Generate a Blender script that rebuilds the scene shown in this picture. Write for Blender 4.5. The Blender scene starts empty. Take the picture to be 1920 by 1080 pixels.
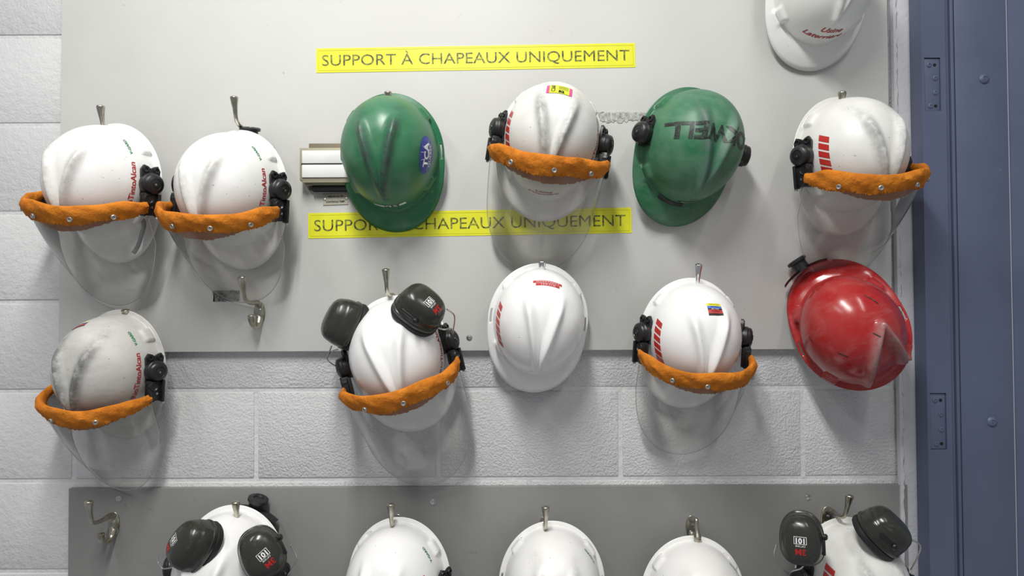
import bpy, bmesh, math, random
from mathutils import Vector, Matrix
from mathutils.bvhtree import BVHTree
from mathutils import noise as mnoise
random.seed(7)
S = bpy.context.scene
C = S.collection
PI = math.pi

# ------------------------------------------------------------------ camera
LENS_PX = 1280.0
DIST = 1.558
cam_d = bpy.data.cameras.new('camera')
cam_d.sensor_width = 36.0
cam_d.lens = LENS_PX / 1920 * 36
cam_d.clip_start = 0.02
cam = bpy.data.objects.new('camera', cam_d)
C.objects.link(cam)
CAM_P = Vector((0, -DIST, 1.6))
CAM_R = Matrix.Rotation(math.radians(90 + 1.2), 4, 'X') @ Matrix.Rotation(-0.0045, 4, 'Z')
cam.matrix_world = Matrix.Translation(CAM_P) @ CAM_R
S.camera = cam


def P(u, v, depth=0.0):
    """point of the place at a depth in front of the wall, measured off the photograph"""
    d = CAM_R.to_3x3() @ Vector(((u - 960) / LENS_PX, (540 - v) / LENS_PX, -1))
    t = (-depth - CAM_P.y) / d.y
    return CAM_P + d * t


# ------------------------------------------------------------------ light
w = bpy.data.worlds.new('world')
S.world = w
w.use_nodes = True
bgn = w.node_tree.nodes['Background']
bgn.inputs[0].default_value = (0.93, 0.96, 1.0, 1)
bgn.inputs[1].default_value = 0.27


def tube_light(x, y, z, length, power, yaw=0.0, width=0.07, aim=(0, 0, 0)):
    l = bpy.data.lights.new('fluorescent_tube', 'AREA')
    l.shape = 'RECTANGLE'
    l.size = width
    l.size_y = length
    l.energy = power
    l.color = (1.0, 0.985, 0.95)
    o = bpy.data.objects.new('fluorescent_tube', l)
    C.objects.link(o)
    o.location = (x, y, z)
    o.rotation_euler = (aim[0], aim[1], yaw)
    return o


tube_light(-0.36, -1.60, 3.30, 1.4, 33)
tube_light(-0.24, -1.60, 3.30, 1.4, 33)
tube_light(1.00, -1.60, 3.30, 1.4, 11)
tube_light(-1.35, -1.60, 3.30, 1.4, 12)

S.view_settings.view_transform = 'Standard'
S.view_settings.look = 'None'
S.view_settings.gamma = 1
S.view_settings.use_curve_mapping = False
S.view_settings.exposure = 0.0


# ------------------------------------------------------------------ materials
def mat(name, color, rough=0.5, metal=0.0, spec=0.5, coat=0.0):
    m = bpy.data.materials.new(name)
    m.use_nodes = True
    b = m.node_tree.nodes['Principled BSDF']
    b.inputs['Base Color'].default_value = (*color, 1)
    b.inputs['Roughness'].default_value = rough
    b.inputs['Metallic'].default_value = metal
    b.inputs['Specular IOR Level'].default_value = spec
    b.inputs['Coat Weight'].default_value = coat
    return m


class N:
    def __init__(s, m):
        s.m = m
        s.t = m.node_tree
        s.b = s.t.nodes['Principled BSDF']

    def node(s, typ, **kw):
        n = s.t.nodes.new(typ)
        for k, v in kw.items():
            if k.startswith('_'):
                setattr(n, k[1:], v)
            else:
                n.inputs[k.replace('__', ' ')].default_value = v
        return n

    def link(s, a, b):
        s.t.links.new(a, b)

    def coord(s, rnd=True, scale=None):
        tc = s.node('ShaderNodeTexCoord')
        out = tc.outputs['Object']
        if rnd:
            oi = s.node('ShaderNodeObjectInfo')
            mu = s.node('ShaderNodeMath', _operation='MULTIPLY')
            mu.inputs[1].default_value = 37.0
            s.link(oi.outputs['Random'], mu.inputs[0])
            va = s.node('ShaderNodeVectorMath', _operation='ADD')
            s.link(out, va.inputs[0])
            s.link(mu.outputs[0], va.inputs[1])
            out = va.outputs[0]
        if scale:
            vm = s.node('ShaderNodeVectorMath', _operation='MULTIPLY')
            vm.inputs[1].default_value = scale
            s.link(out, vm.inputs[0])
            out = vm.outputs[0]
        return out

    def noise(s, co, scale, detail=4, rough=0.55):
        n = s.node('ShaderNodeTexNoise', Scale=scale, Detail=detail, Roughness=rough)
        s.link(co, n.inputs['Vector'])
        return n.outputs['Fac']

    def ramp(s, fac, stops):
        r = s.node('ShaderNodeValToRGB')
        e = r.color_ramp.elements
        e[0].position, e[0].color = stops[0][0], (*stops[0][1], 1)
        e[1].position, e[1].color = stops[-1][0], (*stops[-1][1], 1)
        for p, c in stops[1:-1]:
            x = e.new(p)
            x.color = (*c, 1)
        s.link(fac, r.inputs[0])
        return r.outputs[0]

    def mix(s, fac, a, b):
        m = s.node('ShaderNodeMix', _data_type='RGBA')
        for sock, v in ((m.inputs[0], fac), (m.inputs[6], a), (m.inputs[7], b)):
            if isinstance(v, (tuple, float, int)):
                sock.default_value = v if not isinstance(v, tuple) else (*v, 1)
            else:
                s.link(v, sock)
        return m.outputs[2]

    def math(s, op, a, b=None):
        m = s.node('ShaderNodeMath', _operation=op)
        m.use_clamp = False
        for i, v in enumerate((a, b)):
            if v is None:
                continue
            if isinstance(v, (float, int)):
                m.inputs[i].default_value = v
            else:
                s.link(v, m.inputs[i])
        return m.outputs[0]

    def bump(s, h, strength, dist):
        b = s.node('ShaderNodeBump', Strength=strength, Distance=dist)
        s.link(h, b.inputs['Height'])
        s.link(b.outputs[0], s.b.inputs['Normal'])
        return b

    def color(s, c):
        s.link(c, s.b.inputs['Base Color'])

    def rough(s, c):
        s.link(c, s.b.inputs['Roughness'])


BLK = (0, 0, 0)
WHT = (1, 1, 1)


def block_material():
    m = mat('painted_block', (0.74, 0.74, 0.76), 0.55)
    n = N(m)
    co = n.coord(False)
    big = n.noise(co, 2.2, 3)
    col = n.ramp(big, [(0.3, (0.62, 0.62, 0.63)), (0.7, (0.71, 0.71, 0.715))])
    sp = n.noise(co, 150, 2)
    spf = n.ramp(sp, [(0.25, WHT), (0.31, BLK)])
    pit = n.noise(co, 9, 2)
    pf = n.math('MULTIPLY', spf, n.ramp(pit, [(0.5, BLK), (0.62, WHT)]))
    n.color(n.mix(pf, col, (0.42, 0.41, 0.39)))
    # pebbled paint, coarser in some blocks than others
    sx = n.node('ShaderNodeSeparateXYZ')
    n.link(co, sx.inputs[0])
    zone = n.ramp(n.math('ADD', sx.outputs[0], n.math('MULTIPLY', n.noise(co, 5, 2), 0.3)),
                  [(0.0, (0.35, 0.35, 0.35)), (0.05, WHT)])
    # map: x from -1 (left, smoother) to the right (coarser)
    mr = n.node('ShaderNodeMapRange')
    mr.inputs[1].default_value = -1.0
    mr.inputs[2].default_value = -0.35
    mr.inputs[3].default_value = 0.30
    mr.inputs[4].default_value = 1.0
    n.link(sx.outputs[0], mr.inputs[0])
    vor = n.noise(co, 190, 3, 0.6)
    fine = n.noise(co, 60, 3, 0.5)
    h = n.math('ADD', n.math('MULTIPLY', vor, mr.outputs[0]), n.math('MULTIPLY', fine, 0.5))
    n.bump(h, 0.85, 0.0048)
    return m


def board_material(name, c0, c1, speck, speck_amt=0.5, bump=0.06):
    m = mat(name, c0, 0.42)
    n = N(m)
    co = n.coord(False)
    big = n.noise(co, 3.0, 5)
    col = n.ramp(big, [(0.3, c0), (0.7, c1)])
    s1 = n.ramp(n.noise(co, 45, 3, 0.6), [(0.24, WHT), (0.29, BLK)])
    s2 = n.ramp(n.noise(co, 4.5, 3), [(0.58, BLK), (0.72, WHT)])
    f = n.math('MULTIPLY', s1, n.math('MULTIPLY', n.math('ADD', s2, 0.35), speck_amt))
    n.color(n.mix(f, col, speck))
    n.bump(n.noise(co, 120, 2), bump, 0.001)
    n.rough(n.ramp(n.noise(co, 12, 4), [(0.3, (0.52,) * 3), (0.7, (0.66,) * 3)]))
    n.b.inputs['Specular IOR Level'].default_value = 0.3
    return m


def shell_material(name, base, dirt, amount, wear_col, wear_amt, rough=0.28, smear=None, grime_low=0.35):
    """hard hat plastic: dirt clouds, fine specks, scuffed ridges"""
    m = mat(name, base, rough, spec=0.5)
    n = N(m)
    co = n.coord(True)
    cloud = n.ramp(n.noise(co, 11, 6, 0.62), [(grime_low, BLK), (grime_low + 0.35, WHT)])
    c = n.mix(n.math('MULTIPLY', cloud, amount), base, dirt)
    if smear:
        st = n.ramp(n.noise(n.coord(True, (14, 40, 14)), 1.0, 5, 0.65), [(0.5, BLK), (0.72, WHT)])
        c = n.mix(n.math('MULTIPLY', st, smear[1]), c, smear[0])
    at = n.node('ShaderNodeAttribute', _attribute_name='wear')
    wn = n.ramp(n.noise(co, 70, 4, 0.7), [(0.36, BLK), (0.62, WHT)])
    wn2 = n.ramp(n.noise(co, 14, 3, 0.6), [(0.30, BLK), (0.60, WHT)])
    wf = n.math('MULTIPLY', n.math('MULTIPLY', at.outputs['Fac'], wear_amt), n.math('ADD', n.math('MULTIPLY', wn, 0.6), n.math('MULTIPLY', wn2, 0.6)))
    mn = n.math('MINIMUM', wf, 1.0)
    c = n.mix(mn, c, wear_col)
    sp = n.ramp(n.noise(co, 190, 1), [(0.215, WHT), (0.24, BLK)])
    c = n.mix(n.math('MULTIPLY', sp, min(1, 0.3 + amount)), c, tuple(x * 0.25 for x in dirt))
    n.color(c)
    r = n.math('ADD', n.math('MULTIPLY', n.math('ADD', cloud, wf), 0.28 * max(amount, 0.25)), rough)
    n.rough(r)
    n.bump(n.noise(co, 26, 3), 0.03 + 0.07 * amount, 0.004)
    return m


M = {}
M['block'] = block_material()
M['mortar'] = mat('painted_mortar', (0.68, 0.68, 0.685), 0.6)
n_ = N(M['mortar'])
n_.bump(n_.noise(n_.coord(False), 90, 4), 0.7, 0.004)
M['board'] = board_material('pale_grey_board', (0.60, 0.60, 0.575), (0.66, 0.66, 0.64), (0.22, 0.2, 0.18), 0.55)
M['board_edge'] = mat('board_edge', (0.42, 0.42, 0.40), 0.6)
M['dark_board'] = board_material('dark_grey_board', (0.215, 0.215, 0.21), (0.26, 0.26, 0.255), (0.11, 0.10, 0.09), 0.9)
M['trim_white'] = mat('trim_white', (0.60, 0.60, 0.63), 0.5)
n_ = N(M['trim_white'])
n_.bump(n_.noise(n_.coord(False), 25, 5, 0.7), 0.5, 0.006)


def blue_paint():
    m = mat('blue_door_paint', (0.10, 0.14, 0.24), 0.42)
    n = N(m)
    co = n.coord(False)
    c = n.ramp(n.noise(co, 4, 5, 0.6), [(0.3, (0.088, 0.104, 0.176)), (0.7, (0.110, 0.130, 0.212))])
    sp = n.ramp(n.noise(n.coord(False, (30, 30, 60)), 1.0, 4, 0.7), [(0.205, WHT), (0.23, BLK)])
    n.color(n.mix(sp, c, (0.34, 0.34, 0.36)))
    n.bump(n.noise(co, 160, 3), 0.10, 0.001)
    n.rough(n.ramp(n.noise(co, 7, 4), [(0.3, (0.34,) * 3), (0.7, (0.5,) * 3)]))
    return m


M['blue'] = blue_paint()
M['blue_dark'] = mat('blue_gasket', (0.055, 0.07, 0.115), 0.5)
M['seam'] = mat('bright_seam', (0.45, 0.48, 0.55), 0.35)
WHITE = (0.86, 0.86, 0.85)
M['white_clean'] = shell_material('white_clean', (0.87, 0.87, 0.865), (0.66, 0.64, 0.6), 0.12, (0.70, 0.69, 0.66), 0.16, 0.20, grime_low=0.45)
M['white_used'] = shell_material('white_used', WHITE, (0.66, 0.63, 0.57), 0.32, (0.38, 0.37, 0.34), 0.62, 0.30)
M['white_worn'] = shell_material('white_worn', (0.78, 0.78, 0.755), (0.54, 0.53, 0.49), 0.50, (0.27, 0.28, 0.27), 0.80, 0.34)
M['white_dirty'] = shell_material('white_dirty', (0.60, 0.595, 0.57), (0.38, 0.37, 0.345), 0.65, (0.17, 0.17, 0.17), 1.15, 0.38, smear=((0.30, 0.29, 0.27), 0.35))
M['green_a'] = shell_material('green_plastic', (0.016, 0.155, 0.062), (0.09, 0.22, 0.13), 0.6, (0.035, 0.06, 0.055), 1.0, 0.30, smear=((0.07, 0.20, 0.11), 0.6))
M['green_b'] = shell_material('green_dusty_plastic', (0.014, 0.135, 0.055), (0.13, 0.25, 0.17), 0.75, (0.10, 0.14, 0.13), 0.8, 0.33, smear=((0.11, 0.24, 0.15), 0.6))
M['red'] = shell_material('red_plastic', (0.36, 0.008, 0.010), (0.42, 0.07, 0.065), 0.50, (0.33, 0.23, 0.22), 0.85, 0.11, smear=((0.40, 0.11, 0.10), 0.55))

M['black'] = mat('black_plastic', (0.012, 0.012, 0.013), 0.36)
n_ = N(M['black'])
n_.rough(n_.ramp(n_.noise(n_.coord(True), 60, 3), [(0.3, (0.28,) * 3), (0.7, (0.5,) * 3)]))
M['black_matt'] = mat('black_rubber', (0.014, 0.014, 0.016), 0.6)
M['grey_strap'] = mat('grey_strap', (0.10, 0.105, 0.11), 0.7)
M['grey_plastic'] = mat('grey_plastic', (0.30, 0.30, 0.29), 0.5)


def cup_plastic():
    m = mat('ear_cup_plastic', (0.032, 0.034, 0.028), 0.16)
    n = N(m)
    co = n.coord(True)
    scr = n.ramp(n.noise(n.coord(True, (60, 22, 60)), 1.0, 6, 0.75), [(0.58, BLK), (0.75, WHT)])
    n.color(n.mix(n.math('MULTIPLY', scr, 0.35), (0.030, 0.032, 0.026), (0.20, 0.20, 0.19)))
    n.rough(n.ramp(n.noise(co, 40, 4), [(0.3, (0.13,) * 3), (0.75, (0.38,) * 3)]))
    return m


M['cup'] = cup_plastic()
M['steel'] = mat('steel', (0.62, 0.62, 0.60), 0.28, 1.0)
M['bare_metal'] = mat('screw_metal', (0.55, 0.55, 0.55), 0.35, 1.0)
M['grommet'] = mat('grommet_metal', (0.42, 0.41, 0.38), 0.45, 0.8)
M['brass'] = mat('nickel_brass', (0.50, 0.47, 0.38), 0.30, 1.0)
n_ = N(M['brass'])
n_.color(n_.ramp(n_.noise(n_.coord(True), 55, 4), [(0.3, (0.34, 0.31, 0.23)), (0.7, (0.60, 0.58, 0.51))]))
M['chrome'] = mat('chrome', (0.75, 0.75, 0.76), 0.10, 1.0)
M['hole'] = mat('dark_hole', (0.004, 0.004, 0.005), 0.8)


def orange_cloth():
    m = mat('orange_cloth', (0.60, 0.17, 0.012), 0.85, spec=0.15)
    n = N(m)
    co = n.coord(True)
    c = n.ramp(n.noise(co, 30, 5, 0.6), [(0.28, (0.46, 0.135, 0.013)), (0.72, (0.70, 0.235, 0.024))])
    g = n.ramp(n.noise(co, 18, 4, 0.6), [(0.58, BLK), (0.8, WHT)])
    n.color(n.mix(n.math('MULTIPLY', g, 0.45), c, (0.20, 0.075, 0.02)))
    wv = n.noise(co, 900, 1)
    wr = n.noise(co, 55, 3)
    n.bump(n.math('ADD', n.math('MULTIPLY', wv, 0.15), wr), 0.8, 0.007)
    return m


M['orange'] = orange_cloth()


def clear_plastic():
    m = bpy.data.materials.new('clear_visor_plastic')
    m.use_nodes = True
    t = m.node_tree
    t.nodes.clear()
    out = t.nodes.new('ShaderNodeOutputMaterial')
    tr = t.nodes.new('ShaderNodeBsdfTransparent')
    tr.inputs[0].default_value = (0.93, 0.93, 0.925, 1)
    df = t.nodes.new('ShaderNodeBsdfDiffuse')
    df.inputs[0].default_value = (0.62, 0.62, 0.60, 1)
    gl = t.nodes.new('ShaderNodeBsdfGlossy')
    gl.inputs['Roughness'].default_value = 0.09
    co = t.nodes.new('ShaderNodeTexCoord')
    nz = t.nodes.new('ShaderNodeTexNoise')
    nz.inputs['Scale'].default_value = 14
    nz.inputs['Detail'].default_value = 6
    mr = t.nodes.new('ShaderNodeMapRange')
    mr.inputs[1].default_value = 0.35
    mr.inputs[2].default_value = 0.8
    mr.inputs[3].default_value = 0.07
    mr.inputs[4].default_value = 0.26
    t.links.new(co.outputs['Object'], nz.inputs['Vector'])
    t.links.new(nz.outputs['Fac'], mr.inputs[0])
    m1 = t.nodes.new('ShaderNodeMixShader')
    t.links.new(mr.outputs[0], m1.inputs[0])
    t.links.new(tr.outputs[0], m1.inputs[1])
    t.links.new(df.outputs[0], m1.inputs[2])
    fr = t.nodes.new('ShaderNodeFresnel')
    fr.inputs[0].default_value = 1.42
    m2 = t.nodes.new('ShaderNodeMixShader')
    t.links.new(fr.outputs[0], m2.inputs[0])
    t.links.new(m1.outputs[0], m2.inputs[1])
    t.links.new(gl.outputs[0], m2.inputs[2])
    t.links.new(m2.outputs[0], out.inputs[0])
    return m


M['clear'] = clear_plastic()
M['visor_edge'] = mat('visor_edge', (0.42, 0.42, 0.41), 0.3)
M['red_print'] = mat('red_print', (0.42, 0.015, 0.015), 0.35)
M['red_tape'] = mat('red_reflective_tape', (0.50, 0.03, 0.025), 0.3)
M['green_print'] = mat('green_print', (0.03, 0.22, 0.08), 0.4)
M['black_print'] = mat('black_print', (0.012, 0.012, 0.012), 0.45)
M['faded_print'] = mat('faded_black_print', (0.045, 0.045, 0.035), 0.5)
n_ = N(M['faded_print'])
n_.color(n_.ramp(n_.noise(n_.coord(False), 110, 4, 0.7), [(0.40, (0.02, 0.02, 0.018)), (0.68, (0.38, 0.40, 0.05))]))
M['marker'] = mat('black_marker', (0.012, 0.014, 0.014), 0.5)
n_ = N(M['marker'])
n_.color(n_.ramp(n_.noise(n_.coord(False), 130, 4, 0.7), [(0.42, (0.010, 0.012, 0.012)), (0.75, (0.06, 0.11, 0.08))]))
M['white_print'] = mat('white_print', (0.80, 0.80, 0.80), 0.4)
M['grey_print'] = mat('grey_print', (0.42, 0.42, 0.42), 0.5)
M['yellow'] = mat('yellow_sticker', (0.80, 0.80, 0.012), 0.40)
n_ = N(M['yellow'])
n_.color(n_.ramp(n_.noise(n_.coord(False), 40, 5, 0.7), [(0.3, (0.76, 0.76, 0.010)), (0.8, (0.84, 0.83, 0.05))]))
M['yellow_line'] = mat('yellow_sticker_crease', (0.55, 0.52, 0.02), 0.4)
M['sun_yellow'] = mat('label_yellow', (0.78, 0.75, 0.05), 0.4)
M['lime'] = mat('label_lime', (0.62, 0.68, 0.03), 0.35)
M['pink'] = mat('label_pink', (0.62, 0.07, 0.25), 0.35)
M['label_blue'] = mat('label_blue', (0.06, 0.17, 0.62), 0.4)
M['label_red'] = mat('label_red', (0.50, 0.04, 0.04), 0.4)
M['navy'] = mat('sticker_navy', (0.025, 0.04, 0.27), 0.4)
n_ = N(M['navy'])
n_.color(n_.ramp(n_.noise(n_.coord(False), 90, 4, 0.7), [(0.35, (0.02, 0.035, 0.26)), (0.8, (0.08, 0.10, 0.36))]))
M['cream'] = mat('cream_paint', (0.74, 0.74, 0.68), 0.45)
M['beige_metal'] = mat('beige_metal', (0.36, 0.34, 0.24), 0.5, 0.2)
M['brown_metal'] = mat('brown_metal', (0.17, 0.14, 0.09), 0.5, 0.2)
M['tag'] = mat('engraved_tag', (0.56, 0.53, 0.41), 0.4)


def residue():
    m = mat('tape_residue', (0.12, 0.12, 0.11), 0.6)
    n = N(m)
    n.color(n.ramp(n.noise(n.coord(False), 120, 4, 0.7), [(0.36, (0.05, 0.05, 0.045)), (0.64, (0.30, 0.30, 0.28))]))
    return m


M['residue'] = residue()
M['pale_residue'] = mat('pale_tape_residue', (0.36, 0.36, 0.34), 0.6)
n_ = N(M['pale_residue'])
n_.color(n_.ramp(n_.noise(n_.coord(False), 140, 4, 0.8), [(0.36, (0.22, 0.22, 0.21)), (0.62, (0.60, 0.60, 0.58))]))


# ------------------------------------------------------------------ mesh helpers
def link(name, bm, m, parent=None, smooth=True, angle=None):
    me = bpy.data.meshes.new(name)
    bmesh.ops.recalc_face_normals(bm, faces=bm.faces) if angle != 'keep' else None
    bm.to_mesh(me)
    bm.free()
    ms = m if isinstance(m, (list, tuple)) else [m]
    for x in ms:
        me.materials.append(x)
    o = bpy.data.objects.new(name, me)
    C.objects.link(o)
    if parent is not None:
        o.parent = parent
    for p in me.polygons:
        p.use_smooth = smooth
    if smooth and angle != 'keep':
        me.set_sharp_from_angle(angle=math.radians(38))
    return o


def tag(o, label, cat, group=None, kind=None):
    o['label'] = label
    o['category'] = cat
    if group:
        o['group'] = group
    if kind:
        o['kind'] = kind
    return o


def empty(name, loc=(0, 0, 0), matrix=None):
    o = bpy.data.objects.new(name, None)
    o.empty_display_size = 0.03
    C.objects.link(o)
    if matrix is not None:
        o.matrix_world = matrix
    else:
        o.location = loc
    return o


def box(bm, c, size, bevel=0.0, rot=None, seg=2, mi=0):
    r = bmesh.ops.create_cube(bm, size=1.0)
    vs = r['verts']
    for v in vs:
        v.co = Vector((v.co.x * size[0], v.co.y * size[1], v.co.z * size[2]))
    fs = set()
    if bevel > 0:
        es = set()
        for v in vs:
            es.update(v.link_edges)
        rr = bmesh.ops.bevel(bm, geom=list(es), offset=bevel, segments=seg, profile=0.5, affect='EDGES')
        vs = list({v for f in rr['faces'] for v in f.verts} | {v for v in vs if v.is_valid})
    for v in vs:
        co = v.co
        if rot is not None:
            co = rot @ co
        v.co = co + Vector(c)
        fs.update(v.link_faces)
    for f in fs:
        f.material_index = mi
    return vs


def cr(points, n):
    """Catmull-Rom through points"""
    pts = [Vector(p) for p in points]
    pts = [2 * pts[0] - pts[1]] + pts + [2 * pts[-1] - pts[-2]]
    out = []
    for i in range(1, len(pts) - 2):
        for k in range(n):
            t = k / n
            a, b, c, d = pts[i - 1], pts[i], pts[i + 1], pts[i + 2]
            out.append(0.5 * ((2 * b) + (-a + c) * t + (2 * a - 5 * b + 4 * c - d) * t * t + (-a + 3 * b - 3 * c + d) * t ** 3))
    out.append(pts[-2])
    return out


def tube(bm, pts, radii, seg=12, flat=(1, 1), ref=Vector((1, 0, 0)), mi=0, caps=True):
    rings = []
    n = len(pts)
    for i, p in enumerate(pts):
        t = (pts[min(i + 1, n - 1)] - pts[max(i - 1, 0)]).normalized()
        s = ref - t * ref.dot(t)
        if s.length < 1e-5:
            s = Vector((0, 0, 1)) - t * t.z
        s.normalize()
        u = t.cross(s)
        r = radii[i] if hasattr(radii, '__len__') else radii
        rings.append([bm.verts.new(p + s * (math.cos(a) * r * flat[0]) + u * (math.sin(a) * r * flat[1]))
                      for a in [2 * PI * k / seg for k in range(seg)]])
    for i in range(n - 1):
        for k in range(seg):
            f = bm.faces.new((rings[i][k], rings[i][(k + 1) % seg], rings[i + 1][(k + 1) % seg], rings[i + 1][k]))
            f.material_index = mi
    if caps:
        for rg in (rings[0], rings[-1]):
            f = bm.faces.new(rg)
            f.material_index = mi


def frame(n_dir, up):
    n_ = Vector(n_dir).normalized()
    u = Vector(up)
    u = (u - n_ * u.dot(n_)).normalized()
    r = u.cross(n_)
    return Matrix((r, u, n_)).transposed()      # columns: right, up, normal


def lathe(bm, c, n_dir, prof, seg=28, mi=0, up=(0, 0.3, 1)):
    """prof: (radius, height along n_dir)"""
    F = frame(n_dir, up)
    rings = []
    for r, h in prof:
        if r < 1e-6:
            rings.append([bm.verts.new(Vector(c) + F @ Vector((0, 0, h)))])
        else:
            rings.append([bm.verts.new(Vector(c) + F @ Vector((r * math.cos(2 * PI * k / seg), r * math.sin(2 * PI * k / seg), h))) for k in range(seg)])
    for a, b in zip(rings, rings[1:]):
        for k in range(seg):
            k2 = (k + 1) % seg
            if len(a) == 1 and len(b) == 1:
                continue
            if len(a) == 1:
                f = bm.faces.new((a[0], b[k], b[k2]))
            elif len(b) == 1:
                f = bm.faces.new((a[k], a[k2], b[0]))
            else:
                f = bm.faces.new((a[k], a[k2], b[k2], b[k]))
            f.material_index = mi


def extrude_poly(bm, pts2, F, c, h0, h1, mi=0, bevel=0.0):
    """prism of a 2D outline in frame F at c"""
    c = Vector(c)
    lo = [bm.verts.new(c + F @ Vector((x, y, h0))) for x, y in pts2]
    hi = [bm.verts.new(c + F @ Vector((x, y, h1))) for x, y in pts2]
    n = len(pts2)
    fs = [bm.faces.new(lo), bm.faces.new(hi)]
    for k in range(n):
        fs.append(bm.faces.new((lo[k], lo[(k + 1) % n], hi[(k + 1) % n], hi[k])))
    for f in fs:
        f.material_index = mi


def text_bm(s, size, shear=0.0, weight=0.0, spacing=1.0, width=1.0):
    cu = bpy.data.curves.new('t', 'FONT')
    cu.body = s
    cu.size = size
    cu.shear = shear
    cu.offset = weight
    cu.space_character = spacing
    cu.align_x = 'CENTER'
    cu.align_y = 'CENTER'
    cu.resolution_u = 3
    ob = bpy.data.objects.new('t', cu)
    me = bpy.data.meshes.new_from_object(ob)
    bm = bmesh.new()
    bm.from_mesh(me)
    for v in bm.verts:
        v.co.x *= width
    bpy.data.objects.remove(ob)
    bpy.data.meshes.remove(me)
    bpy.data.curves.remove(cu)
    return bm


def quad_grid(bm, x0, y0, x1, y1, n=6, m=4, mi=0, slant=0.0):
    vs = [[bm.verts.new((x0 + (x1 - x0) * i / n + slant * (j / m), y0 + (y1 - y0) * j / m, 0)) for i in range(n + 1)] for j in range(m + 1)]
    for j in range(m):
        for i in range(n):
            f = bm.faces.new((vs[j][i], vs[j][i + 1], vs[j + 1][i + 1], vs[j + 1][i]))
            f.material_index = mi


def merge(dst, src, mat_off=0, off=(0, 0, 0), rot=0.0):
    vm = {}
    R = Matrix.Rotation(rot, 3, 'Z')
    for v in src.verts:
        vm[v] = dst.verts.new(R @ v.co + Vector(off))
    for f in src.faces:
        try:
            g = dst.faces.new([vm[v] for v in f.verts])
            g.material_index = f.material_index + mat_off
        except ValueError:
            pass
    src.free()


# ------------------------------------------------------------------ shell of a hard hat
AX, AY, H = 0.103, 0.121, 0.150
sm = lambda t: max(0.0, min(1.0, t)) ** 2 * (3 - 2 * max(0.0, min(1.0, t)))


def brim_width(a):
    f = max(0.0, math.sin(a))
    return 0.0125 + 0.040 * f ** 1.8 - 0.003 * max(0.0, -math.sin(a))


def shell_base(a, q):
    ca, sa = math.cos(a), math.sin(a)
    if q <= 1:
        th = q * PI / 2
        r = math.sin(th) ** 0.90
        z = H * math.cos(th) ** 0.86 if q < 1 else 0.0
        x = AX * r * ca * (1 - 0.05 * max(0, sa) * r)
        y = AY * r * sa
        return Vector((x, y, z))
    t = q - 1
    b = brim_width(a)
    f = max(0.0, sa)
    d = b * t
    nx, ny = ca / AX, sa / AY
    l = math.hypot(nx, ny)
    p = Vector((AX * ca * (1 - 0.05 * f), AY * sa, 0))
    drop = -0.10 * d - 0.28 * d * f * t + 0.004 * (1 - f) * 0
    return p + Vector((nx / l * d, ny / l * d, drop - 0.0015 * t))


def seg_dist(p, a, b):
    ab = b - a
    t = max(0.0, min(1.0, (p - a).dot(ab) / ab.dot(ab)))
    return (p - (a + ab * t)).length, t


VT = Vector((0, 0.095))
VE = [Vector((0.041, -0.080)), Vector((-0.041, -0.080))]
LUGS = [-0.72, PI + 0.72, 0.62, PI - 0.62]


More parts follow.
